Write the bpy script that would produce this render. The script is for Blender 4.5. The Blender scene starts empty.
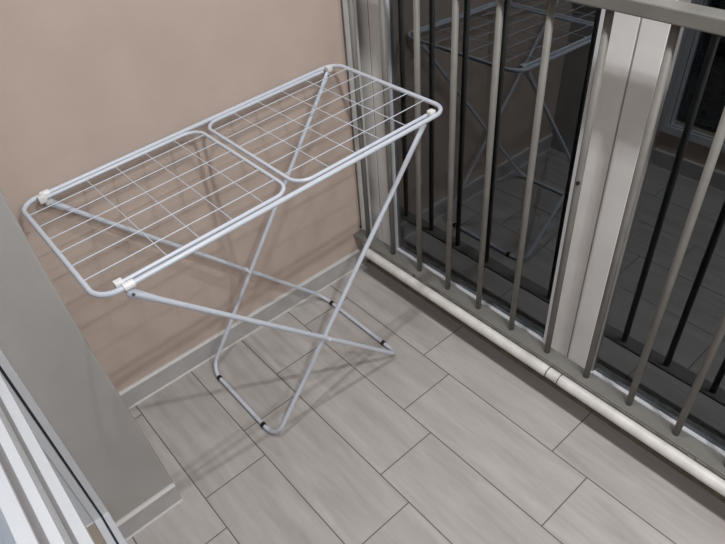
import bpy, bmesh, math
from mathutils import Vector, Matrix

scene = bpy.context.scene
col = scene.collection

# ------------------------------------------------------------------ materials
def mat(name, color, rough=0.5, metal=0.0, spec=0.5, noise=0.0, nscale=30.0, bump=0.0, bscale=60.0):
    m = bpy.data.materials.new(name); m.use_nodes = True
    nt = m.node_tree; b = nt.nodes['Principled BSDF']
    b.inputs['Base Color'].default_value = (*color, 1)
    b.inputs['Roughness'].default_value = rough
    b.inputs['Metallic'].default_value = metal
    b.inputs['Specular IOR Level'].default_value = spec
    tc = nt.nodes.new('ShaderNodeTexCoord')
    if noise:
        n = nt.nodes.new('ShaderNodeTexNoise'); n.inputs['Scale'].default_value = nscale; n.inputs['Detail'].default_value = 5
        nt.links.new(tc.outputs['Object'], n.inputs['Vector'])
        r = nt.nodes.new('ShaderNodeMapRange')
        r.inputs['From Min'].default_value = 0.3; r.inputs['From Max'].default_value = 0.7
        r.inputs['To Min'].default_value = 1 - noise; r.inputs['To Max'].default_value = 1 + noise
        nt.links.new(n.outputs['Fac'], r.inputs['Value'])
        v = nt.nodes.new('ShaderNodeVectorMath'); v.operation = 'SCALE'
        v.inputs[0].default_value = color
        nt.links.new(r.outputs['Result'], v.inputs['Scale'])
        nt.links.new(v.outputs['Vector'], b.inputs['Base Color'])
    if bump:
        n2 = nt.nodes.new('ShaderNodeTexNoise'); n2.inputs['Scale'].default_value = bscale; n2.inputs['Detail'].default_value = 4
        nt.links.new(tc.outputs['Object'], n2.inputs['Vector'])
        bp = nt.nodes.new('ShaderNodeBump'); bp.inputs['Strength'].default_value = bump; bp.inputs['Distance'].default_value = 0.002
        nt.links.new(n2.outputs['Fac'], bp.inputs['Height'])
        nt.links.new(bp.outputs['Normal'], b.inputs['Normal'])
    return m

M = {}
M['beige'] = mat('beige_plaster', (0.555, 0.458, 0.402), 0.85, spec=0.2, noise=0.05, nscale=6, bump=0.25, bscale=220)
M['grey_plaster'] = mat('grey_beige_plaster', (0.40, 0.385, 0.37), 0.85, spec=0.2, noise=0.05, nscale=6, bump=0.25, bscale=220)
M['ceiling'] = mat('white_ceiling', (0.82, 0.815, 0.80), 0.9, spec=0.2, noise=0.02, nscale=8)
M['enamel'] = mat('pale_enamel', (0.60, 0.65, 0.73), 0.30, spec=0.5, noise=0.02, nscale=40)
M['clip'] = mat('white_plastic', (0.84, 0.84, 0.85), 0.4, noise=0.02, nscale=60)
M['black'] = mat('black_rubber', (0.012, 0.012, 0.014), 0.6, noise=0.1, nscale=80)
M['steel'] = mat('rivet_steel', (0.18, 0.18, 0.19), 0.4, metal=0.8, noise=0.05, nscale=80)
M['rail'] = mat('grey_rail_paint', (0.195, 0.192, 0.178), 0.45, spec=0.4, noise=0.10, nscale=14, bump=0.15, bscale=120)
M['pvc'] = mat('white_window_profile', (0.80, 0.80, 0.79), 0.4, noise=0.05, nscale=10)
M['pvc_clean'] = mat('clean_white_profile', (0.64, 0.66, 0.70), 0.35, noise=0.02, nscale=10)
M['pvc_grey'] = mat('grey_profile', (0.30, 0.30, 0.30), 0.5, noise=0.06, nscale=12)
M['gasket'] = mat('dark_gasket', (0.02, 0.025, 0.03), 0.6, noise=0.1, nscale=50)
M['curb'] = mat('worn_white_paint', (0.72, 0.72, 0.70), 0.38, noise=0.16, nscale=18, bump=0.5, bscale=30)
M['sill'] = mat('grey_sill', (0.34, 0.33, 0.31), 0.6, noise=0.1, nscale=20)
M['tan'] = mat('tan_ledge_shade', (0.30, 0.26, 0.21), 0.7, noise=0.1, nscale=20)
M['dirt_and_shade'] = mat('brown_filler_and_shade', (0.23, 0.195, 0.155), 0.9, noise=0.25, nscale=25)
M['skirt'] = mat('grey_tile_skirting', (0.46, 0.45, 0.45), 0.45, noise=0.08, nscale=14)
M['skirt_top'] = mat('white_skirting_bead', (0.56, 0.56, 0.55), 0.5, noise=0.03, nscale=20)

def glass_mat(name, ior, tint):
    m = bpy.data.materials.new(name); m.use_nodes = True
    nt = m.node_tree; nt.nodes.clear()
    out = nt.nodes.new('ShaderNodeOutputMaterial'); mix = nt.nodes.new('ShaderNodeMixShader')
    fr = nt.nodes.new('ShaderNodeFresnel'); fr.inputs['IOR'].default_value = ior
    tr = nt.nodes.new('ShaderNodeBsdfTransparent'); tr.inputs['Color'].default_value = (0.80, 0.84, 0.86, 1)
    gl = nt.nodes.new('ShaderNodeBsdfGlossy'); gl.inputs['Color'].default_value = (*tint, 1); gl.inputs['Roughness'].default_value = 0.0
    nt.links.new(fr.outputs[0], mix.inputs[0]); nt.links.new(tr.outputs[0], mix.inputs[1]); nt.links.new(gl.outputs[0], mix.inputs[2])
    nt.links.new(mix.outputs[0], out.inputs['Surface'])
    return m
M['glass'] = glass_mat('double_glazing', 2.25, (0.88, 0.95, 1.0))

def tile_mat():
    W, L, X0, J0, DJ = 0.2, 0.50509, 0.20015 - 0.2, 0.507, 0.1128
    m = bpy.data.materials.new('wood_look_tile'); m.use_nodes = True
    nt = m.node_tree; b = nt.nodes['Principled BSDF']; N = nt.nodes.new; K = nt.links.new
    tc = N('ShaderNodeTexCoord'); sep = N('ShaderNodeSeparateXYZ'); K(tc.outputs['Object'], sep.inputs[0])
    def math_(op, a, bb=None):
        n = N('ShaderNodeMath'); n.operation = op
        for i, v in enumerate((a, bb)):
            if v is None: continue
            if isinstance(v, (int, float)): n.inputs[i].default_value = v
            else: K(v, n.inputs[i])
        return n.outputs[0]
    u = math_('DIVIDE', math_('SUBTRACT', sep.outputs['X'], X0), W)
    row = math_('FLOOR', u); fu = math_('SUBTRACT', u, row)
    v = math_('DIVIDE', math_('SUBTRACT', math_('SUBTRACT', sep.outputs['Y'], J0), math_('MULTIPLY', row, DJ)), L)
    cell = math_('FLOOR', v); fv = math_('SUBTRACT', v, cell)
    du = math_('MULTIPLY', math_('MINIMUM', fu, math_('SUBTRACT', 1.0, fu)), W)
    dv = math_('MULTIPLY', math_('MINIMUM', fv, math_('SUBTRACT', 1.0, fv)), L)
    d = math_('MINIMUM', du, dv)
    mr = N('ShaderNodeMapRange'); mr.inputs['From Min'].default_value = 0.0010; mr.inputs['From Max'].default_value = 0.0019
    K(d, mr.inputs['Value'])
    # per tile tone and streaks running along the tile
    cmb = N('ShaderNodeCombineXYZ'); K(row, cmb.inputs[0]); K(cell, cmb.inputs[1])
    wn = N('ShaderNodeTexWhiteNoise'); wn.noise_dimensions = '3D'; K(cmb.outputs[0], wn.inputs['Vector'])
    off = N('ShaderNodeVectorMath'); off.operation = 'SCALE'; off.inputs['Scale'].default_value = 7.0; K(wn.outputs['Color'], off.inputs[0])
    st = N('ShaderNodeVectorMath'); st.operation = 'MULTIPLY'; st.inputs[1].default_value = (26, 3.2, 1); K(tc.outputs['Object'], st.inputs[0])
    ad = N('ShaderNodeVectorMath'); ad.operation = 'ADD'; K(st.outputs[0], ad.inputs[0]); K(off.outputs[0], ad.inputs[1])
    ns = N('ShaderNodeTexNoise'); ns.inputs['Scale'].default_value = 1.0; ns.inputs['Detail'].default_value = 6; ns.inputs['Roughness'].default_value = 0.6
    ns.inputs['Distortion'].default_value = 0.4
    K(ad.outputs[0], ns.inputs['Vector'])
    ramp = N('ShaderNodeValToRGB'); K(ns.outputs['Fac'], ramp.inputs[0])
    e = ramp.color_ramp.elements
    e[0].position = 0.28; e[0].color = (0.370, 0.346, 0.330, 1)
    e[1].position = 0.72; e[1].color = (0.520, 0.497, 0.482, 1)
    tone = N('ShaderNodeMapRange'); tone.inputs['To Min'].default_value = 0.95; tone.inputs['To Max'].default_value = 1.05; K(wn.outputs['Value'], tone.inputs['Value'])
    sc = N('ShaderNodeVectorMath'); sc.operation = 'SCALE'; K(ramp.outputs[0], sc.inputs[0]); K(tone.outputs[0], sc.inputs['Scale'])
    mx = N('ShaderNodeMix'); mx.data_type = 'RGBA'; K(mr.outputs[0], mx.inputs[0])
    mx.inputs[6].default_value = (0.13, 0.112, 0.095, 1); K(sc.outputs[0], mx.inputs[7])
    K(mx.outputs[2], b.inputs['Base Color'])
    b.inputs['Roughness'].default_value = 0.48; b.inputs['Specular IOR Level'].default_value = 0.4
    bp = N('ShaderNodeBump'); bp.inputs['Strength'].default_value = 0.6; bp.inputs['Distance'].default_value = 0.0015
    K(mr.outputs[0], bp.inputs['Height']); K(bp.outputs[0], b.inputs['Normal'])
    return m
M['tile'] = tile_mat()

# ------------------------------------------------------------------ helpers
def link(name, me, material, parent=None, smooth=False):
    o = bpy.data.objects.new(name, me); col.objects.link(o)
    if material: me.materials.append(material)
    if smooth:
        for p in me.polygons: p.use_smooth = True
    if parent: o.parent = parent
    return o

def add_box(bm, x0, x1, y0, y1, z0, z1, bev=0.0):
    vs = [bm.verts.new((x, y, z)) for x in (x0, x1) for y in (y0, y1) for z in (z0, z1)]
    fs = [(0, 1, 3, 2), (4, 6, 7, 5), (0, 4, 5, 1), (2, 3, 7, 6), (0, 2, 6, 4), (1, 5, 7, 3)]
    faces = [bm.faces.new([vs[i] for i in f]) for f in fs]
    if bev:
        es = list({e for f in faces for e in f.edges})
        bmesh.ops.bevel(bm, geom=es, offset=bev, segments=2, affect='EDGES', profile=0.5)

def build(name, bm, material, parent=None, smooth=False):
    bmesh.ops.recalc_face_normals(bm, faces=bm.faces[:])
    me = bpy.data.meshes.new(name); bm.to_mesh(me); bm.free()
    return link(name, me, material, parent, smooth)

def box(name, x0, x1, y0, y1, z0, z1, material, parent=None, bev=0.0):
    bm = bmesh.new(); add_box(bm, x0, x1, y0, y1, z0, z1, bev)
    return build(name, bm, material, parent)

def prism(name, prof, axis, a0, a1, material, parent=None, smooth=False):
    """prof: list of 2-D points; axis 'y': (x,z) swept in y; axis 'x': (y,z) swept in x; axis 'z': (x,y)"""
    bm = bmesh.new()
    def P(p, a):
        return {'y': (p[0], a, p[1]), 'x': (a, p[0], p[1]), 'z': (p[0], p[1], a)}[axis]
    A = [bm.verts.new(P(p, a0)) for p in prof]; B = [bm.verts.new(P(p, a1)) for p in prof]
    n = len(prof)
    for i in range(n): bm.faces.new((A[i], A[(i + 1) % n], B[(i + 1) % n], B[i]))
    bm.faces.new(A); bm.faces.new(B[::-1])
    o = build(name, bm, material, parent)
    if smooth:
        o.data.shade_smooth() if hasattr(o.data, 'shade_smooth') else None
        o.data.set_sharp_from_angle(angle=math.radians(40))
    return o

def round_path(pts, radii, closed=False, seg=10):
    out = []; n = len(pts)
    for i in range(n):
        p = Vector(pts[i]); r = radii[i]
        if (not closed and i in (0, n - 1)) or r <= 0: out.append(p); continue
        a = (Vector(pts[(i - 1) % n]) - p).normalized(); b = (Vector(pts[(i + 1) % n]) - p).normalized()
        ang = a.angle(b); t = r / math.tan(ang / 2)
        s, e = p + a * t, p + b * t
        c = p + (a + b).normalized() * (r / math.sin(ang / 2))
        u = (s - c).normalized(); w = (e - c).normalized(); th = u.angle(w)
        for k in range(seg + 1):
            f = k / seg
            out.append(c + (u * math.sin((1 - f) * th) + w * math.sin(f * th)) / math.sin(th) * r)
    return out

def tube_bm(bm, path, r, closed=False, sides=12, r_ends=None):
    n = len(path); rings = []
    T = []
    for i in range(n):
        if closed: t = path[(i + 1) % n] - path[(i - 1) % n]
        else: t = path[min(i + 1, n - 1)] - path[max(i - 1, 0)]
        T.append(t.normalized())
    ref = Vector((0, 0, 1)) if abs(T[0].z) < 0.9 else Vector((1, 0, 0))
    nrm = (ref - T[0] * ref.dot(T[0])).normalized()
    for i in range(n):
        nrm = (nrm - T[i] * nrm.dot(T[i])).normalized(); bn = T[i].cross(nrm)
        rings.append([bm.verts.new(path[i] + (nrm * math.cos(2 * math.pi * k / sides) + bn * math.sin(2 * math.pi * k / sides)) * r) for k in range(sides)])
    m = n if closed else n - 1
    for i in range(m):
        A, B = rings[i], rings[(i + 1) % n]
        for k in range(sides): bm.faces.new((A[k], A[(k + 1) % sides], B[(k + 1) % sides], B[k]))
    if not closed:
        bm.faces.new(rings[0][::-1]); bm.faces.new(rings[-1])

def tube(name, path, r, material, parent=None, closed=False, sides=12):
    bm = bmesh.new(); tube_bm(bm, [Vector(p) for p in path], r, closed, sides)
    o = build(name, bm, material, parent, True)
    o.data.set_sharp_from_angle(angle=math.radians(50))
    return o

def tag(o, label=None, cat=None, group=None, kind=None):
    if label: o['label'] = label
    if cat: o['category'] = cat
    if group: o['group'] = group
    if kind: o['kind'] = kind
    return o

def empty(name, loc, label, cat):
    o = bpy.data.objects.new(name, None); col.objects.link(o); o.location = loc; o.empty_display_size = 0.1
    tag(o, label, cat); return o

def keep(o, parent):
    """parent while keeping world position (parents are unrotated empties)"""
    o.parent = parent
    root = parent
    off = Vector((0, 0, 0))
    while root: off += root.location; root = root.parent
    o.data.transform(Matrix.Translation(-off))
    return o

# ------------------------------------------------------------------ room shell
H = 2.6
def S(o, label, cat): return tag(o, label, cat, kind='structure')

S(box('floor', -0.30, 1.235, -0.10, 5.0, -0.12, 0.0, M['tile']), 'pale wood look tiles laid in staggered rows with dark joints', 'floor')
S(box('wall_back', 0.018, 1.40, -0.12, 0.0, 0.0, H, M['beige']), 'beige plastered wall behind the drying rack', 'wall')
# projecting wall on the left, its corner slightly rounded
def pillar():
    prof = [(0.0, 1.0455), (0.06, 1.0478), (0.27, 1.0562), (0.45, 1.0661), (0.66, 1.0765), (0.88, 1.0833), (1.05, 1.0848), (1.6, 1.086), (H, 1.086)]
    bm = bmesh.new(); rings = []
    for z, x in prof:
        pts = [(x, -0.01), (1.40, -0.01), (1.40, 0.40)]
        pts += [(x + 0.008 - 0.008 * math.sin(a), 0.392 + 0.008 * math.cos(a)) for a in [k * math.pi / 12 for k in range(7)]]
        rings.append([bm.verts.new((px, py, z)) for px, py in pts])
    n = len(rings[0])
    for A, B in zip(rings, rings[1:]):
        for k in range(n): bm.faces.new((A[k], A[(k + 1) % n], B[(k + 1) % n], B[k]))
    bm.faces.new(rings[0][::-1]); bm.faces.new(rings[-1])
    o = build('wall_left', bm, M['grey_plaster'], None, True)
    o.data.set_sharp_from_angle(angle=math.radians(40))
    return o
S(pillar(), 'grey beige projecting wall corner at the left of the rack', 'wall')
# wall of the flat with an opening for the glazed unit
bm = bmesh.new()
OY0, OY1, OZ0, OZ1 = 0.401, 1.75, 0.17, 2.2
add_box(bm, 1.235, 1.40, 0.40, 5.0, 0.0, OZ0)
add_box(bm, 1.235, 1.40, OY1, 5.0, OZ0, OZ1)
add_box(bm, 1.235, 1.40, 0.40, 5.0, OZ1, H)
S(build('wall_right', bm, M['beige']), 'beige wall of the flat below the white framed glazed unit', 'wall')
S(box('wall_far', -0.14, 1.40, 5.0, 5.12, 0.0, H, M['beige']), 'beige far end wall of the balcony', 'wall')
S(box('ceiling', -0.14, 1.40, -0.12, 5.12, H, H + 0.1, M['ceiling']), 'white ceiling over the balcony', 'ceiling')

# skirtings: grey tile strip with a white bead on top
def skirting(name, prof_face, axis, a0, a1, label):
    o = None
    d, h = 0.010, 0.068
    if axis == 'x':
        y = prof_face
        o = prism(name, [(y, 0), (y + d, 0), (y + d, h), (y, h)], 'x', a0, a1, M['skirt'])
        c = prism('skirting_bead', [(y, h), (y + d + .001, h), (y + d + .001, h + .004), (y + d * .55, h + .009), (y, h + .009)], 'x', a0, a1, M['skirt_top'], o)
        s = prism('skirting_joint', [(y + d, 0), (y + d + .004, 0), (y + d, .005)], 'x', a0, a1, M['skirt_top'], o)
    else:
        x = prof_face
        o = prism(name, [(x, 0), (x - d, 0), (x - d, h), (x, h)], 'y', a0, a1, M['skirt'])
        c = prism('skirting_bead', [(x, h), (x - d - .001, h), (x - d - .001, h + .004), (x - d * .55, h + .009), (x, h + .009)], 'y', a0, a1, M['skirt_top'], o)
    S(o, label, 'skirting')
    return o
skirting('baseboard_back', 0.0, 'x', 0.018, 1.045, 'grey tile skirting with white top bead behind the rack')
skirting('baseboard_left', 0.40, 'x', 1.049, 1.225, 'short grey skirting under the projecting wall corner')
skirting('baseboard_right', 1.235, 'y', 0.411, 5.0, 'grey skirting under the glazed unit')

# ------------------------------------------------------------------ low sill under the glazing, filled joint and painted rail shade on the floor
S(box('trim_1', -0.120, -0.012, -0.03, 5.0, 0.0, 0.060, M['sill'], None, 0.004), 'low grey sill under the balcony glazing behind the railing', 'sill')
S(prism('trim_2', [(-0.013, 0.0), (0.012, 0.0), (0.008, 0.002), (-0.011, 0.004)], 'y', 0.010, 5.0, M['dirt_and_shade']), 'brown filled joint with painted railing shadow along the floor edge', 'joint')  # brown stands for joint filler and the railing's shadow on the floor

# ------------------------------------------------------------------ balcony glazing (window_1)
XF, XG = -0.054, -0.066
def window1():
    bm = bmesh.new()
    add_box(bm, -0.120, XF, -0.16, 5.0, -0.02, 0.079, 0.002)            # bottom rail
    add_box(bm, -0.120, XF, -0.16, 5.0, H - 0.08, H, 0.002)             # head
    add_box(bm, -0.120, XF, -0.16, 0.029, 0.079, H - 0.08, 0.002)       # jamb
    o = build('window_1', bm, M['pvc'])
    S(o, 'white framed balcony glazing behind the grey railing, dark outside', 'window')
    def stile(y0, y1, z0=0.079, x1=XF, m='pvc'):
        return box('stile', -0.115, x1, y0, y1, z0, H - 0.08, M[m], o, 0.002)
    stile(0.033, 0.105)
    stile(0.790, 0.868); stile(0.872, 0.932)
    box('stile_return', -0.115, -0.060, 0.932, 0.954, 0.079, H - 0.08, M['pvc_grey'], o)
    box('gasket', -0.115, -0.0555, 0.029, 0.033, 0.079, H - 0.08, M['pvc_grey'], o)
    box('gasket', -0.115, -0.0555, 0.868, 0.872, 0.079, H - 0.08, M['pvc_grey'], o)
    # glazing beads, clean white
    box('glazing_bead', -0.075, XF + .001, 0.105, 0.113, 0.079, H - 0.08, M['pvc_clean'], o)
    box('glazing_bead', -0.075, XF + .001, 0.782, 0.790, 0.079, H - 0.08, M['pvc_clean'], o)
    box('glazing_bead', -0.066, XF + .001, 0.113, 0.782, 0.077, 0.084, M['pvc_clean'], o)
    box('glazing_bead', -0.066, XF + .001, 0.957, 2.10, 0.077, 0.084, M['pvc_clean'], o)
    stile(2.10, 2.26)
    for (a, b, g) in ((0.105, 0.790, XG), (0.940, 2.10, XG), (2.26, 5.0, XG)):
        box('pane', g - 0.004, g, a, b, 0.079, H - 0.08, M['glass'], o)
    return o
window1()
S(box('trim_3', -0.035, 0.0175, -0.03, 0.003, 0.0, H, M['pvc'], None, 0.001), 'white cover strip between the beige wall and the balcony glazing', 'trim')
S(box('trim_4', 0.0165, 0.0205, -0.01, 0.0035, 0.170, H, M['dirt_and_shade']), 'thin brown joint between the beige wall and the white cover strip', 'joint')

# ------------------------------------------------------------------ glazed unit in the wall of the flat (window_2)
def window2():
    xo, xi = 1.2130, 1.2480      # face of the frame, back of its seal face
    g0, g1 = 1.2268, 1.2320      # seal
    y0, y1, z0, z1 = 0.402, 1.74, 0.172, 2.19
    fy, fz = 0.455, 0.205        # inner edges of the frame
    bm = bmesh.new()
    def ring(x0, x1, ins):
        add_box(bm, x0, x1, y0, fy + ins, z0, z1)
        add_box(bm, x0, x1, y1 - (fy - y0) - ins, y1, z0, z1)
        add_box(bm, x0, x1, fy + ins, y1 - (fy - y0) - ins, z0, fz + ins)
        add_box(bm, x0, x1, fy + ins, y1 - (fy - y0) - ins, z1 - (fy - y0) - ins, z1)
    ring(xi, 1.30, -0.004); ring(xo, g0, 0.0); ring(g1, xi, 0.0); ring(g0, g1, -0.003)
    o = build('window_2', bm, M['pvc_clean'])
    S(o, 'white framed glazed unit at the lower left edge, seal in its frame', 'window')
    bm = bmesh.new()
    ya, yb = fy, y1 - (fy - y0)
    add_box(bm, g0 + .0003, g1 - .0003, ya - 0.004, ya + 0.001, fz - 0.003, z1 - .05)
    add_box(bm, g0 + .0003, g1 - .0003, ya, yb, fz - 0.004, fz + 0.001)
    build('gasket', bm, M['gasket'], o)
    # stepped transom: three ledges one below the other, each further out
    tr = [(1.300, 1.000), (1.2567, 1.000), (1.2567, 0.937), (1.2439, 0.937), (1.2439, 0.820), (1.2288, 0.820), (1.2288, 0.800), (1.240, 0.770), (1.300, 0.770)]
    prism('transom', tr, 'y', fy, yb, M['pvc_clean'], o)
    box('shade_strip', 1.2555, 1.2575, fy, yb, 0.938, 0.999, M['pvc_grey'], o)  # grey strips paint shade onto the transom faces between the ledges
    box('shade_strip', 1.2427, 1.2447, fy, yb, 0.822, 0.885, M['pvc_grey'], o)
    box('ledge', xi + .0005, 1.2845, fy + .001, yb - .001, fz - 0.01, fz - 0.0025, M['tan'], o)  # tan puts shade and warm bounce into the ledge colour
    box('pane', 1.285, 1.289, fy - .02, yb + .02, 0.19, 0.772, M['glass'], o)
    box('pane', 1.272, 1.276, fy - .02, yb + .02, 0.998, z1 - 0.02, M['glass'], o)
    return o
window2()

# ------------------------------------------------------------------ railing
PX, PZ = 0.0630, 0.1185
rail = empty('balcony_railing', (0.034, 0.0, 0.0), 'grey painted metal railing with round balusters along the dark glazing', 'railing')
keep(box('bottom_rail', 0.010, 0.058, 0.0, 5.0, 0.149, 0.156, M['rail'], None, 0.0012), rail)
keep(box('handrail', 0.012, 0.056, 0.0, 5.0, 1.137, 1.165, M['rail'], None, 0.003), rail)
def baluster_mesh():
    bm = bmesh.new()
    tube_bm(bm, [Vector((0, 0, 0.155)), Vector((0, 0, 0.65)), Vector((0, 0, 1.138))], 0.0085, False, 24)
    for f in bm.faces: f.smooth = len(f.verts) == 4
    bmesh.ops.recalc_face_normals(bm, faces=bm.faces[:])
    me = bpy.data.meshes.new('baluster'); bm.to_mesh(me); bm.free(); me.materials.append(M['rail']); return me
bme = baluster_mesh()
bal = None
for k in range(-3, 12):
    b = bpy.data.objects.new('baluster', bme); col.objects.link(b)
    b.parent = rail; b.location = (-0.003, 0.4534 + 0.13153 * k, 0)
    if k == 3: bal = b
bolt = tube('bolt', [(0.0070, 0.003, 0.744), (0.0098, 0.0042, 0.744)], 0.005, M['black'], bal)

# ------------------------------------------------------------------ white conduit clipped to the front of the bottom rail
pipe = empty('conduit_pipe', (PX, 0.0, PZ), 'worn white plastic conduit pipe running along the foot of the grey railing', 'pipe')
def pipe_length(y0, y1):
    n = max(2, int((y1 - y0) / 0.02)); r = 0.0175
    path = [Vector((PX, y0 + (y1 - y0) * k / n, PZ)) for k in range(n + 1)]
    return keep(tube('pipe_length', path, r, M['curb'], None, False, 20), pipe)
pipe_length(0.075, 0.882); pipe_length(0.922, 5.0)
keep(tube('coupling', [(PX, 0.878, PZ), (PX, 0.926, PZ)], 0.0164, M['curb'], None, False, 20), pipe)
for y in (0.882, 0.922):
    keep(tube('joint_ring', [Vector((PX, y - .0015, PZ)), Vector((PX, y + .0015, PZ))], 0.0177, M['steel'], None, False, 20), pipe)
for y in (0.30, 1.30, 2.30, 3.30):
    keep(box('pipe_clip', 0.040, 0.054, y - 0.009, y + 0.009, PZ + 0.006, 0.1495, M['pvc_grey'], None, 0.001), pipe)

# ------------------------------------------------------------------ drying rack
XL, XR, YF, YN = 1.034, 0.0773, 0.0165, 0.4775
ZL, ZR = 0.7885, 0.8228
SL = (ZL - ZR) / (XL - XR)
def T(x, y, dz=0.0): return Vector((x, y, ZR + (x - XR) * SL + dz))
rack = empty('drying_rack', (0.51, 0.247, 0.0), 'pale blue white folding clothes drying rack standing open on crossed legs', 'drying rack')
RO, RI, RW, RL = 0.0060, 0.0048, 0.0013, 0.0066
frame = keep(tube('outer_frame', round_path([T(XL, YF), T(XL, YN), T(XR, YN), T(XR, YF)], [0.045] * 4, True), RO, M['enamel'], None, True), rack)
YA, YB = 0.0340, 0.4585       # inner rails of the two wings
wires_y = [0.079 + 0.0636 * k for k in range(6)]
def wing(xopen, xc, sgn, cross):
    p = round_path([T(xopen, YA), T(xc, YA), T(xc, YB), T(xopen, YB)], [0, 0.042, 0.042, 0])
    w = keep(tube('wing_frame', p, RI, M['enamel']), rack)
    return w
def wires(w, xend, xc, cross):
    for y in wires_y:
        keep(tube('lengthwise_wire', [T(xend, y, 0.001), T(xc, y, 0.001)], RW, M['enamel'], None, False, 8), w)
    for x in cross:
        keep(tube('cross_wire', [T(x, YA, -0.0016), T(x, YB, -0.0016)], RW, M['enamel'], None, False, 8), w)
wl = wing(0.985, 0.5665, 1, None); wires(wl, XL, 0.5665, [0.876, 0.800, 0.718, 0.637])
wr = wing(0.136, 0.5445, -1, None); wires(wr, XR, 0.5445, [0.203, 0.289, 0.370, 0.451])

# white plastic clips joining the wings and the legs to the outer frame
def clip(x, y_out, y_in, name='clip'):
    bm = bmesh.new()
    d = Vector((1, 0, SL)).normalized()
    c = T(x, y_out)
    if x > 0.5: tube_bm(bm, [c - d * 0.011, c - d * 0.009, c + d * 0.009, c + d * 0.011], 0.0090, False, 16)
    ci = T(x + (0.012 if x > .5 else -0.006), y_in)
    s = 1 if y_in > y_out else -1
    vs0 = len(bm.verts)
    add_box(bm, ci.x - 0.009, ci.x + 0.009, min(y_in - s * 0.010, y_in + s * 0.007), max(y_in - s * 0.010, y_in + s * 0.007), ci.z - 0.008, ci.z + 0.0085, 0.002)
    # lug that takes the leg rivet
    if x > 0.5: add_box(bm, c.x - 0.009, c.x + 0.009, min(y_out + s * 0.005, y_out + s * 0.012), max(y_out + s * 0.005, y_out + s * 0.012), c.z - 0.024, c.z - 0.002, 0.0015)
    o = build(name, bm, M['clip'], None, True)
    o.data.set_sharp_from_angle(angle=math.radians(35))
    return keep(o, rack)
XCL, XCR = 0.972, 0.132
for (x, yo, yi) in ((XCL, YN, YB), (XCL, YF, YA), (0.126, YN, YB), (0.118, YF, YA)):
    clip(x, yo, yi)

# leg frames: two wide U shapes that cross
def leg_frame(xt0, xt, zt, yt0, yt1, xf, yf0, yf1):
    zf = RL + 0.002
    pts = [(xt0, yt0, zt), (xf, yf0, zf), (xf, yf1, zf), (xt, yt1, zt)]
    path = round_path(pts, [0, 0.052, 0.052, 0], False, 12)
    lf = keep(tube('leg_frame', path, RL, M['enamel'], None, False, 12), rack)
    for y in ((0.104, 0.380) if xf < 0.5 else (0.116, 0.370)):
        keep(tube('foot_pad', [(xf, y - 0.006, zf), (xf, y + 0.006, zf)], RL + 0.002, M['black'], None, False, 14), lf)
    # flattened, wider end of each tube with two rivets
    for (a, b, s) in ((Vector(pts[0]), Vector(pts[1]), -1), (Vector(pts[3]), Vector(pts[2]), 1)):
        d = (b - a).normalized(); n = d.cross(Vector((0, 1, 0))).normalized()
        bm = bmesh.new(); ring = []
        for (t, hw, th) in ((-0.012, 0.004, 0.0040), (-0.006, 0.0092, 0.0044), (0.006, 0.0105, 0.0048), (0.030, 0.0090, 0.0058), (0.055, 0.0072, 0.0067), (0.062, 0.0066, 0.0066)):
            c = a + d * t
            ring.append([bm.verts.new(c + n * hw * math.cos(q) + Vector((0, 1, 0)) * th * math.sin(q)) for q in [2 * math.pi * k / 14 for k in range(14)]])
        for A, B in zip(ring, ring[1:]):
            for k in range(14): bm.faces.new((A[k], A[(k + 1) % 14], B[(k + 1) % 14], B[k]))
        bm.faces.new(ring[0][::-1])
        keep(build('leg_bracket', bm, M['enamel'], None, True), lf)
        for t in (0.001,):
            c = a + d * t
            keep(tube('rivet', [c + Vector((0, -0.0068, 0)), c + Vector((0, 0.0068, 0))], 0.0034, M['steel'], None, False, 10), lf)
    return lf
zl = T(XCL, 0).z - 0.021; zr = T(XCR, 0).z - 0.016
leg_frame(XCL, XCL, zl, 0.0195, 0.4770, 0.263, 0.050, 0.452)     # from the left end down to the right
leg_frame(0.122, 0.141, zr, 0.034, 0.4590, 0.747, 0.066, 0.437)     # from the right end down to the left
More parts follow.
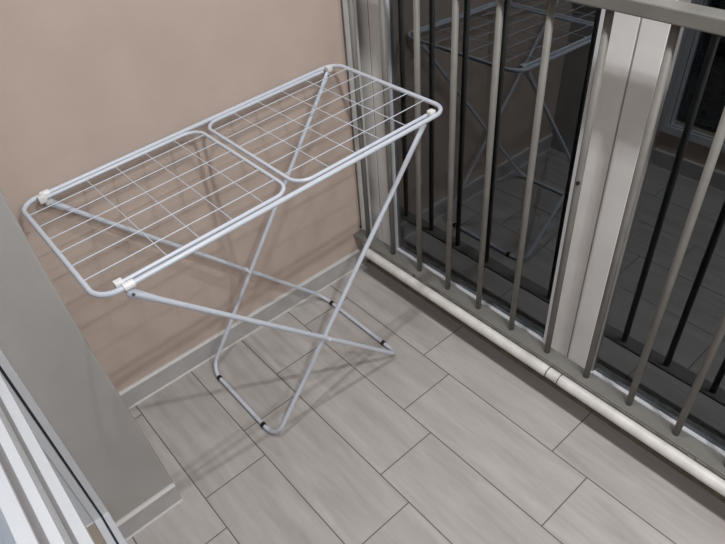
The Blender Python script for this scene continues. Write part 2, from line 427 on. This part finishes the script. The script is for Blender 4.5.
# pivot pins where the two frames cross
def cross_x():
    # solve the crossing of the two side lines in the x-z plane
    z0 = RL + .002
    for i in range(2001):
        z = z0 + i * 0.0004
        x1 = 0.263 + (XCL - 0.263) * (z - z0) / (zl - z0); x2 = 0.747 + (0.141 - 0.747) * (z - z0) / (zr - z0)
        if x1 >= x2: return x1, z
cx, cz = cross_x()
f1 = (cz - .009) / (zl - .009)
yo_n = 0.452 + (0.477 - 0.452) * f1; yo_f = 0.050 + (0.0195 - 0.050) * f1
keep(tube('pivot_pin', [(cx, yo_n - 0.022, cz), (cx, yo_n + 0.0085, cz)], 0.0042, M['clip'], None, False, 12), rack)
keep(tube('pivot_pin', [(cx, yo_f - 0.0085, cz), (cx, yo_f + 0.022, cz)], 0.0042, M['clip'], None, False, 12), rack)

# screw head on the beige wall above the railing foot
scr = tube('screw', [(0.021, 0.0, 0.172), (0.021, 0.0045, 0.172)], 0.0042, M['black'])
tag(scr, 'small dark screw head in the beige wall just above the railing foot', 'screw')

# ------------------------------------------------------------------ light: ceiling lamps, the last an added ambient fill, night outside
def lamp(name, x, y, e, color, size=0.05):
    L = bpy.data.lights.new(name, 'AREA'); L.shape = 'DISK'; L.size = size; L.energy = e; L.color = color
    o = bpy.data.objects.new(name, L); col.objects.link(o); o.location = (x, y, H - 0.02)
    return o
LC = (1.0, 0.99, 0.985)
lamp('overhead_light', 0.50, 0.742, 11.5, LC)
lamp('overhead_light', 0.555, 1.735, 19.5, LC)
lamp('overhead_light', 0.555, 2.85, 21.0, LC, 0.35)
lamp('overhead_light', 0.555, 3.90, 20.0, LC, 0.35)  # unseen extra lamp, added to lift the ambient level
w = bpy.data.worlds.new('night'); scene.world = w; w.use_nodes = True
w.node_tree.nodes['Background'].inputs['Color'].default_value = (0.35, 0.5, 1.0, 1)
w.node_tree.nodes['Background'].inputs['Strength'].default_value = 0.004

# ------------------------------------------------------------------ camera
cam = bpy.data.cameras.new('camera'); co = bpy.data.objects.new('camera', cam); col.objects.link(co)
R = Matrix(((-0.7504148, 0.65741005, -0.06848103), (-0.46897638, -0.45656728, 0.75604727), (0.46576687, 0.59946505, 0.65092463)))
mw = R.transposed().to_4x4(); mw.translation = (1.17870, 1.47853, 1.55728)
co.matrix_world = mw
cam.sensor_fit = 'HORIZONTAL'; cam.sensor_width = 36.0; cam.lens = 620.262 / 725 * 36.0
cam.clip_start = 0.005
scene.camera = co

scene.view_settings.view_transform = 'Standard'
scene.view_settings.look = 'None'
scene.view_settings.gamma = 1.0
scene.view_settings.use_curve_mapping = False
scene.view_settings.exposure = 0.0
